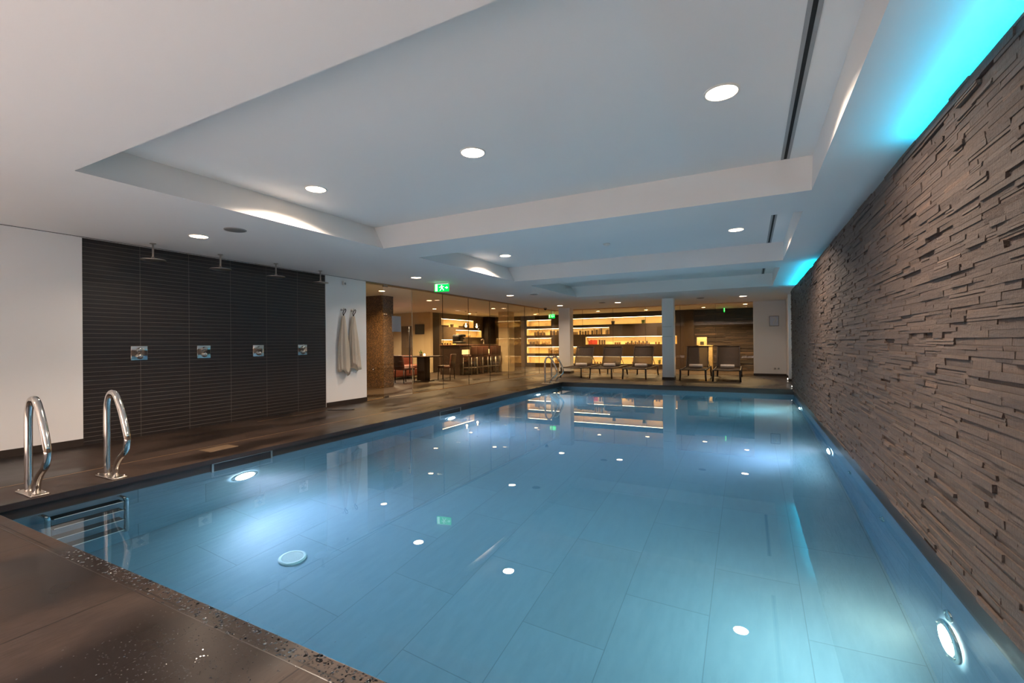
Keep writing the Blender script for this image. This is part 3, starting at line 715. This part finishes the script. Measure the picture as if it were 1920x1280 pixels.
def roll(x, y, z, label):
    t = thing('rolled_towel', label, 'rolled towel', (x, y, z)); n = 20; rings = []
    for xx, k in ((-.2, .93), (-.195, 1), (0, 1.02), (.195, 1), (.2, .93)): rings.append([Vector((xx, .058 * k * cos(2 * pi * j / n), .058 * k * sin(2 * pi * j / n))) for j in range(n)])
    MB().loft(rings).build('towel_roll', M['towel'], t)
    m = MB()
    for xs in (-.203, .203):
        m.tube([(xs, .006 * a * cos(a * 1.3), .006 * a * sin(a * 1.3)) for a in [i * .45 for i in range(2, 19)]], .003, 5)
    m.build('spiral_edge', M['robe'], t); return t
LX = [(-5.44, 14.85, 'brown sling sun lounger at the left end, beside the far handrails', 'leftmost lounger'), (-4.4, 14.85, 'brown sling sun lounger in the middle of the row of three', 'middle lounger of the three'),
      (-3.3, 14.85, 'brown sling sun lounger just left of the second column', 'lounger left of the second column'), (-1.55, 14.9, 'brown sling sun lounger just right of the second column', 'lounger right of the second column'), (-.62, 14.9, 'brown sling sun lounger at the right end, before the slate wall', 'rightmost lounger')]
l0 = None
for x, y, lb, tl in LX:
    if l0 is None: l0 = lounger(x, y, lb, 'sun loungers at the far end')
    else: dup(l0, (x, y, 0), lb)
r0 = None
for x, y, lb, tl in LX:
    q = (x - .02, y + 1.17, .345 + .052)
    if r0 is None: r0 = roll(*q, 'rolled white towel on the ' + tl); r0['group'] = 'rolled towels'
    else: dup(r0, q, 'rolled white towel on the ' + tl)

# ---------------------------------------------------------------- shelf wall contents
def strip(loc, L, axis, label, mat, grp):
    t = thing('niche_light', label, 'light strip', loc, grp)
    m = MB(); e = MB()
    if axis == 'x': m.box(0, L, -.02, .02, -.006, .006); e.box(.01, L - .01, -.016, .016, -.010, -.006)
    else: m.box(-.02, .02, 0, L, -.006, .006); e.box(-.016, .016, .01, L - .01, -.010, -.006)
    m.build('profile', M['steel'], t); e.build('diffuser', mat, t)
SN = ['top left niche', 'long top niche', 'long second niche', 'third left niche', 'long third niche', 'fourth left niche', 'long bottom niche']
for (a, b, c, d), n in zip(SH, SN): strip((a + .03, YS + .05, d - .007), b - a - .06, 'x', 'warm light strip inside the %s of the shelf wall' % n, M['led'], 'shelf wall niche lights')
for (a, b, c, d), n in zip(BN, ('upper', 'middle', 'lower')): strip((XB - .05, a + .03, d - .007), b - a - .06, 'y', 'warm light strip inside the %s bar niche' % n, M['led_bar'], 'bar niche lights')
protos = {}
def goods(kind, x, z, label, grp, sc=1.0, axis='x', y=None):
    key = kind
    if key not in protos:
        m = MB(); nm, mat, cat = {'bx': ('product_box', 'box_brown', 'box'), 'bd': ('product_box', 'box_dark', 'box'), 'bc': ('product_box', 'box_cream', 'box'), 'br': ('product_box', 'box_red', 'box'), 'bo': ('bottle', 'jar', 'bottle'),
                                  'jr': ('jar', 'jar', 'jar'), 'cd': ('candle_holder', 'wicker', 'candle holder'), 'hd': ('gift_bag', 'box_cream', 'bag'), 'pl': ('storage_box', 'box_green', 'box'), 'pd': ('storage_box', 'box_dark', 'box'), 'pot': ('teapot', 'wicker', 'teapot'), 'cup': ('cup', 'box_dark', 'cup')}[kind]
        if kind in ('bx', 'bd', 'bc', 'br'): m.rbox(-.03, .03, -.03, .03, 0, .15, .004)
        elif kind in ('pl', 'pd'): m.loft([[Vector((s * a, t * a, z)) for s, t in ((-1, -1), (1, -1), (1, 1), (-1, 1))] for a, z in ((.055, 0), (.065, .14), (.072, .142), (.072, .15))], smooth=False)
        elif kind == 'bo': m.lathe([(.03, 0), (.031, .09), (.026, .105), (.011, .118), (.011, .145), (.014, .146), (.014, .165)], n=14)
        elif kind == 'jr': m.lathe([(.032, 0), (.036, .01), (.036, .05), (.03, .058), (.034, .06), (.034, .08)], n=14)
        elif kind == 'cd': m.lathe([(.03, 0), (.04, .02), (.042, .07), (.034, .085), (.03, .085), (.036, .06), (.02, .03)], n=14)
        elif kind == 'hd':
            m.tube(spline([(-.05, 0, 0), (-.04, 0, .08), (0, 0, .14), (.04, 0, .08), (.05, 0, 0)], 4), .007, 6); m.tube([(-.05, 0, .005), (.05, 0, .005)], .008, 6)
        elif kind == 'pot':
            m.lathe([(.05, 0), (.085, .03), (.09, .07), (.065, .11), (.03, .12), (.012, .125), (.016, .145), (.001, .15)], n=16); m.tube(spline([(0, .08, .05), (0, .125, .08), (0, .14, .12)], 4), [.014] * 5 + [.01] * 4, 8); m.tube(spline([(0, -.08, .09), (0, -.13, .08), (0, -.085, .03)], 4), .008, 6)
        elif kind == 'cup': m.lathe([(.022, 0), (.034, .05), (.036, .07), (.032, .07), (.02, .01)], n=12)
        protos[key] = (m, nm, M[mat], cat)
    m, nm, mat, cat = protos[key]
    o = bpy.data.objects.new(nm, protos[key + '_me']) if key + '_me' in protos else None
    if o is None:
        o = m.build(nm, mat); protos[key + '_me'] = o.data
    else: COL.objects.link(o)
    if axis == 'x': o.location = (x, YS + .13 if y is None else y, z)
    else: o.location = (XB - .13 if y is None else y, x, z)
    if isinstance(sc, tuple): o.scale = sc
    else: o.scale = (sc, sc, sc)
    tag(o, label, cat, grp); return o
def run(kinds, x0, x1, z, n, label, grp, lo=.8, hi=1.3, axis='x'):
    for i in range(n):
        k = kinds[i % len(kinds)]; x = x0 + (x1 - x0) * (i + .5) / n
        s = rnd.uniform(lo, hi) * 1.2; w = min(1.2, (x1 - x0) / n / .075)
        goods(k, x, z, label[k] if isinstance(label, dict) else label, (grp + ' ' + k) if False else grp, (w, w, s), axis)
A2, B3, A4, A5, B1, A1 = SH[2], SH[4], SH[5], SH[6], SH[1], SH[0]
z = A2[2]
run(['bd', 'bx'], -9.6, -9.0, z, 7, 'small brown carton in the left cluster of the second niche', 'cartons in the second niche, left cluster', .7, 1.25)
run(['bd', 'bx'], -8.75, -8.2, z, 6, 'small brown carton in the second cluster of the second niche', 'cartons in the second niche, second cluster', .8, 1.3)
run(['bo'], -8.1, -7.9, z, 3, 'slim bottle standing between the carton clusters of the second niche', 'bottles in the second niche', .9, 1.2)
run(['bx'], -7.85, -7.3, z, 6, 'low brown carton right of the bottles in the second niche', 'low cartons in the second niche', .6, .9)
run(['bd', 'bx'], -7.6 + .35, -6.72, z, 4, 'small carton beside the first column in the second niche', 'cartons by the first column', .8, 1.2)
run(['bd', 'bx'], -6.65, -6.1, z, 5, 'taller carton right of the first column in the second niche', 'cartons right of the first column', .8, 1.7)
for i, x in enumerate((-5.98, -5.72)): pass
run(['bx', 'bd'], -5.98 + .02, -5.78, z, 3, 'carton at the right end of the second niche', 'cartons at the right end of the second niche', .9, 1.3)
z = SH[3][2]
run(['bd', 'bx'], -9.85, -9.3, z, 6, 'dark carton in the third left niche, left group', 'cartons in the third left niche', .6, .9)
run(['bx'], -9.2, -8.75, z, 5, 'brown carton in the third left niche, right group', 'right cartons in the third left niche', .4, .8)
z = A4[2]
run(['bx', 'bo'], -8.85, -8.05, z, 8, {'bx': 'carton standing in the fourth left niche', 'bo': 'bottle standing in the fourth left niche'}, 'goods in the fourth left niche', .8, 1.3)
run(['bx'], -7.95, -7.3, z, 6, 'carton beside the first column in the fourth niche', 'cartons at the right of the fourth niche', .8, 1.2)
z = B3[2]
run(['br'], -6.78, -6.35, z, 5, 'red carton at the left end of the long third niche', 'red cartons in the third niche', .9, 1.2)
run(['bd'], -6.3, -5.95, z, 3, 'dark carton beside the red cartons in the third niche', 'dark cartons by the red ones', .7, 1.2)
run(['jr'], -5.55, -5.25, z, 3, 'amber jar, one of three alone in the third niche', 'three jars in the third niche', .9, 1.0)
run(['jr', 'bd'], -5.05, -3.95, z, 13, {'jr': 'amber jar in the long middle row of the third niche', 'bd': 'small dark carton in the long middle row of the third niche'}, 'long row of jars and cartons in the third niche', .55, .9)
run(['jr'], -3.75, -3.5, z, 2, 'amber jar, one of two before the second column in the third niche', 'two jars in the third niche', .9, 1.1)
run(['bd', 'jr'], -3.42, -2.9, z, 6, {'jr': 'amber jar at the right end of the third niche', 'bd': 'dark carton at the right end of the third niche'}, 'goods at the right end of the third niche', .6, .9)
z = A5[2]
run(['bo'], -8.5, -8.3, z, 3, 'bottle in the bottom niche behind the far handrail', 'bottles in the bottom niche', .8, 1.2)
run(['jr'], -6.7, -6.0, z, 5, 'small jar in the bottom niche behind the leftmost lounger', 'jars in the bottom niche', .7, .8)
run(['jr'], -4.75 - .05, -4.25, z, 3, 'small jar in the bottom niche between two loungers', 'three jars in the bottom niche', .8, .9)
goods('pd', -5.5, A5[2], 'small dark box in the bottom niche behind the middle lounger', 'boxes in the bottom niche', .8)
z = B1[2]
goods('pd', -5.6, z, 'dark square box in the long top niche', 'boxes in the top niche', 1.0); goods('pl', -4.28 + .05, z, 'green square box in the long top niche', 'boxes in the top niche', 1.05)
for x, n in ((-5.24, 'first'), (-4.9, 'second'), (-4.58, 'third')): goods('hd', x, z, 'pale looped handle, %s from the left in the long top niche' % n, 'looped ornaments in the top niche', 1.0)
for x, n in ((-9.45, 'left'), (-9.0, 'right')): goods('hd', x, A1[2], 'pale looped ornament, %s one in the top left niche' % n, 'looped ornaments top left', .9)
# potted plant in the bottom niche
t = thing('potted_plant', 'small green plant in the bottom niche beside the second column', 'plant', (-3.55, YS + .12, A5[2]))
MB().lathe([(.04, 0), (.055, .08), (.058, .09), (.05, .09)], n=16).build('pot', M['box_dark'], t)
m = MB()
for i in range(26):
    a = rnd.uniform(0, 6.28); e = rnd.uniform(.3, 1.3); L = rnd.uniform(.08, .17); d = Vector((cos(a) * cos(e), sin(a) * cos(e) * .6, sin(e))); s = d.cross(Vector((0, 0, 1))).normalized() * .022; b = Vector((0, 0, .08))
    m.face([b, b + d * L * .5 + s, b + d * L, b + d * L * .5 - s])
m.build('foliage', M['leaf'], t)

# ---------------------------------------------------------------- bar
t = thing('bar_counter', 'dark wood bar counter with backlit front openings', 'bar counter', (-10.75, 14.65, 0))
MB().box(0, .91, 0, 3.1, 0, 1.12).build('body', M['wood_dark'], t)
MB().rbox(-.02, .95, -.03, 3.13, 1.12, 1.16, .008).build('worktop', M['wood_red'], t)
m = MB()
for y in (.16, 1.72): m.box(.91, .918, y, y + .52, .78, .96)
m.build('lit_panel', M['backlit'], t)
m = MB()
for i in range(5):
    for k in range(10): m.box(.91, .93, .25 + k * .28, .25 + k * .28 + .2, .1 + i * .13, .1 + i * .13 + .06)
m.build('front_slats', M['wood_red'], t)
t = thing('coffee_machine', 'black espresso machine on the bar counter', 'coffee machine', (-10.05, 14.95, 1.16))
MB().rbox(-.22, .22, -.16, .16, .04, .12, .02).build('base', M['black'], t); MB().rbox(-.22, .1, -.16, .16, .12, .36, .03).build('body', M['black'], t); MB().rbox(-.2, .22, -.15, .15, .3, .4, .03).build('head', M['black'], t)
MB().tube(spline([(.18, -.1, .3), (.3, -.1, .27), (.34, -.1, .2)], 5), .014, 8).build('steam_wand', M['chrome'], t)
MB().tube([(.15, .02, .24), (.36, .02, .22)], .018, 8).build('portafilter', M['chrome'], t)
t = thing('tap', 'curved chrome tap on the bar counter', 'tap', (-10.2, 17.05, 1.16))
MB().tube(spline([(0, 0, 0), (0, 0, .15), (0, -.04, .21), (0, -.14, .21), (0, -.22, .16)], 6), .02, 10).build('spout', M['chrome'], t); MB().lathe([(.035, 0), (.03, .03), (.02, .05)], n=14).build('base', M['chrome'], t)
def stool(x, y, label):
    t = thing('bar_stool', label, 'bar stool', (x, y, 0), 'bar stools')
    MB().rbox(-.2, .2, -.21, .21, .68, .76, .02).build('seat', M['leather_dark'], t)
    MB().rbox(.16, .21, -.21, .21, .74, 1.1, .02).build('backrest', M['leather_dark'], t)
    for a in (-.18, .18):
        for b in (-.18, .18): MB().tube([(a, b, .69), (a * 1.08, b * 1.08, 0)], .014, 8).build('leg', M['steel'], t)
    m = MB()
    for a in (-.19, .19): m.tube([(a, -.19, .28), (a, .19, .28)], .01, 6); m.tube([(-.19, a, .28), (.19, a, .28)], .01, 6)
    m.build('footrest', M['steel'], t); return t
s0 = stool(-9.5, 14.85, 'brown leather bar stool, first from the left at the bar')
for y, n in ((15.27, 'second from the left'), (15.69, 'third from the left'), (16.3, 'second from the right'), (16.72, 'last on the right')): dup(s0, (-9.5, y, 0), 'brown leather bar stool, %s at the bar' % n)
def pendant(y, label):
    t = thing('pendant_lamp', label, 'pendant lamp', (-10.42, y, ZC), 'bar pendants')
    MB().lathe([(.05, 0), (.05, -.015), (.01, -.03)], n=16).build('ceiling_rose', M['steel'], t); MB().tube([(0, 0, -.02), (0, 0, -.5)], .004, 6).build('cord', M['black'], t)
    pr = [(.02, -.49), (.06, -.505), (.12, -.55), (.145, -.62), (.13, -.69), (.08, -.735), (.05, -.745)]
    MB().lathe(pr, n=24, cap=False).build('globe', M['globe'], t)
    MB().lathe([(.02, -.5), (.02, -.58), (.04, -.6), (.045, -.64), (.025, -.67), (.001, -.675)], n=16).build('bulb', M['lamp_lounge'], t); return t
p0 = pendant(16.0, 'smoked glass globe pendant over the bar, left one'); dup(p0, (-10.42, 16.84, ZC), 'smoked glass globe pendant over the bar, right one')
run(['cup'], 16.6, 17.2, BN[0][2], 6, 'dark cup in the upper bar niche, left group', 'cups in the upper bar niche', .9, 1.0, 'y'); goods('pd', 17.45, BN[0][2], 'small dark canister in the upper bar niche', 'bar canister', .9, 'y'); run(['cup'], 18.0, 18.6, BN[0][2], 5, 'dark cup in the upper bar niche, right group', 'right cups in the upper bar niche', .9, 1.0, 'y')
for y, n in ((17.9, 'left'), (18.25, 'middle'), (18.85, 'right')): goods('pot', y, BN[1][2], 'pale round teapot, %s one in the middle bar niche' % n, 'teapots in the bar niche', 1.25, 'y')
run(['cup'], 16.6, 17.4, BN[2][2], 4, 'cup in the lower bar niche', 'cups in the lower bar niche', .9, 1.1, 'y')

# ---------------------------------------------------------------- dining corner behind the glass
t = thing('dining_table', 'dark pedestal dining table behind the glass', 'table', (-9.4, 11.9, 0))
MB().rbox(-.5, .5, -.42, .42, .78, .82, .02).build('tabletop', M['wood_dark'], t); MB().rbox(-.16, .16, -.14, .14, .02, .78, .01).build('pedestal', M['wood_dark'], t); MB().rbox(-.25, .25, -.25, .25, 0, .025, .01).build('foot_plate', M['wood_dark'], t)
t = thing('candle_glass', 'glowing candle glass on the dining table', 'candle', (-9.32, 11.85, .82))
MB().lathe([(.03, 0), (.045, .03), (.045, .09)], n=16, cap=False).build('cup', M['clear'], t); MB().lathe([(.03, .004), (.032, .05), (.02, .07), (.001, .075)], n=12).build('flame', M['flame'], t)
t = thing('table_plant', 'small green plant on the dining table', 'plant', (-9.5, 11.9, .82))
MB().lathe([(.04, 0), (.05, .07), (.045, .07)], n=14).build('pot', M['box_dark'], t)
m = MB()
for i in range(22):
    a = rnd.uniform(0, 6.28); e = rnd.uniform(.3, 1.4); L = rnd.uniform(.07, .16); d = Vector((cos(a) * cos(e), sin(a) * cos(e), sin(e))); s = d.cross(Vector((0, 0, 1))).normalized() * .014; b = Vector((0, 0, .06))
    m.face([b, b + d * L * .5 + s, b + d * L, b + d * L * .5 - s])
m.build('foliage', M['leaf'], t)
def chair(x, y, rz, label, back=.86):
    t = thing('dining_chair', label, 'chair', (x, y, 0), 'dining chairs', rz)
    MB().rbox(-.23, .23, -.23, .23, .40, .48, .03).build('seat', M['leather_dark'], t)
    m = MB(); m.rbox(-.23, .23, -.03, .03, 0, back - .44, .025, xf=Matrix.Translation((0, .21, .44)) @ Matrix.Rotation(radians(-6), 4, 'X')); m.build('backrest', M['leather_dark'], t)
    for a in (-.2, .2):
        for b in (-.2, .2): MB().tube([(a, b, .42), (a * 1.05, b * 1.05, 0)], [.02, .014], 8).build('leg', M['wood_dark'], t)
    return t
c0 = chair(-9.6, 11.22, radians(170), 'brown leather dining chair seen through the glass door'); dup(c0, (-9.0, 12.6, 0), 'brown leather dining chair right of the dining table', rz=radians(-75))
t = thing('sofa', 'red brown leather sofa behind the dining chair', 'sofa', (-11.0, 12.7, 0))
MB().rbox(-.45, .45, -.9, .9, .08, .36, .05).build('seat_base', M['leather'], t); MB().rbox(-.48, -.2, -.9, .9, .3, .78, .06).build('backrest', M['leather'], t)
for y in (-.45, .45): MB().rbox(-.22, .45, y - .43, y + .43, .34, .46, .05).build('seat_cushion', M['leather'], t)
for a in (-.4, .4):
    for b in (-.8, .8): MB().lathe([(.02, 0), (.025, .09)], (a, b, 0), n=10).build('foot', M['wood_dark'], t)
t = thing('wall_picture', 'square dark picture on the beige lounge wall', 'picture', (-12.5, 15.6, 1.83))
MB().box(-.24, .24, -.03, 0, -.21, .21).build('frame', M['black'], t); MB().box(-.2, .2, -.033, -.03, -.17, .17).build('canvas', M['slate_pic'], t)
t = thing('wall_panel', 'brown door leaf in the beige lounge wall', 'door', (-13.2, 15.6, 0))
MB().box(-.28, .28, -.04, 0, 0, 1.98).build('leaf', M['wood_grey'], t); MB().tube([(.2, -.07, .9), (.2, -.07, 1.2)], .01, 8).build('handle', M['steel'], t)
t = thing('glass_notice', 'small grey notice card fixed to the glass door', 'notice', (XW - .012, 8.23, 1.67))
MB().box(-.003, .003, -.15, .15, -.18, .18).build('card', M['paper'], t)
# lectern with display board
t = thing('lectern', 'pale rough oak block lectern before the slate wall', 'lectern', (-1.6, 20.45, 0))
MB().rbox(-.25, .25, -.2, .2, 0, 1.0, .008).build('block', M['oak'], t); MB().rbox(-.27, .27, -.22, .22, 1.0, 1.03, .008).build('top', M['oak'], t)
t = thing('display_board', 'white tilted display board standing on the oak lectern', 'board', (-1.76, 20.42, 1.03))
m = MB(); m.rbox(-.19, .19, -.01, .01, 0, .34, .004, xf=Matrix.Rotation(radians(-10), 4, 'X')); m.build('card', M['oak'], t)
MB().box(-.06, .08, -.03, -.012, .02, .15).build('picture_panel', M['slate_pic'], t); MB().box(-.12, .12, .0, .1, 0, .01).build('stand', M['black'], t)
# lounge downlights
q = downlight(-8.8, 11.45, ZC, .075, 'lounge downlight above the dining table', M['lamp_lounge'], 'lounge downlights', PLOU, (1.0, .76, .48))
for x, y, lb in ((-10.74, 14.3, 'lounge downlight before the bar end'), (-8.79, 15.43, 'lounge downlight above the bar stools'), (-8.98, 19.73, 'lounge downlight before the left shelf niches'), (-5.82, 19.36, 'lounge downlight before the long shelf, first'),
                 (-3.87, 19.79, 'lounge downlight before the long shelf, second'), (-1.63, 19.77, 'lounge downlight above the oak lectern'), (-.14, 18.9, 'lounge downlight before the slate wall'), (-11.2, 11.6, 'lounge downlight above the sofa'), (-11.2, 17.5, 'lounge downlight behind the bar'), (-12.6, 13.4, 'lounge downlight before the beige wall'), (-8.2, 8.75, 'lounge downlight before the mosaic pillar')):
    dup(q, (x, y, ZC), lb)

# ---------------------------------------------------------------- camera
F_PX, YAW, PITCH, ROLL = 861.33, 0.4777, 0.0035, 0.0102
f = Vector((-sin(YAW) * cos(PITCH), cos(YAW) * cos(PITCH), sin(PITCH))); r0v = Vector((cos(YAW), sin(YAW), 0)); d0v = f.cross(r0v)
rv = cos(ROLL) * r0v + sin(ROLL) * d0v; dv = -sin(ROLL) * r0v + cos(ROLL) * d0v
cd = bpy.data.cameras.new('camera'); cd.sensor_width = 36; cd.lens = F_PX * 36 / 1920; cd.clip_start = .05; cd.clip_end = 100
co = bpy.data.objects.new('camera', cd); COL.objects.link(co)
mw = Matrix.Identity(4)
for i in range(3): mw[i][0], mw[i][1], mw[i][2] = rv[i], -dv[i], -f[i]
mw[2][3] = 1.2; co.matrix_world = mw; S.camera = co

# ---------------------------------------------------------------- world and view
W = bpy.data.worlds.new('world'); S.world = W; W.use_nodes = True
W.node_tree.nodes['Background'].inputs[0].default_value = (.5, .55, .6, 1); W.node_tree.nodes['Background'].inputs[1].default_value = 0.02
S.view_settings.view_transform = 'Standard'; S.view_settings.look = 'None'; S.view_settings.gamma = 1.0; S.view_settings.use_curve_mapping = False
S.view_settings.exposure = 1.12
cy = S.cycles
cy.max_bounces = 12; cy.diffuse_bounces = 5; cy.glossy_bounces = 6; cy.transmission_bounces = 10; cy.transparent_max_bounces = 16; cy.volume_bounces = 1
cy.caustics_reflective = True; cy.caustics_refractive = True; cy.blur_glossy = 0.5; cy.sample_clamp_indirect = 6.0
cy.use_denoising = True
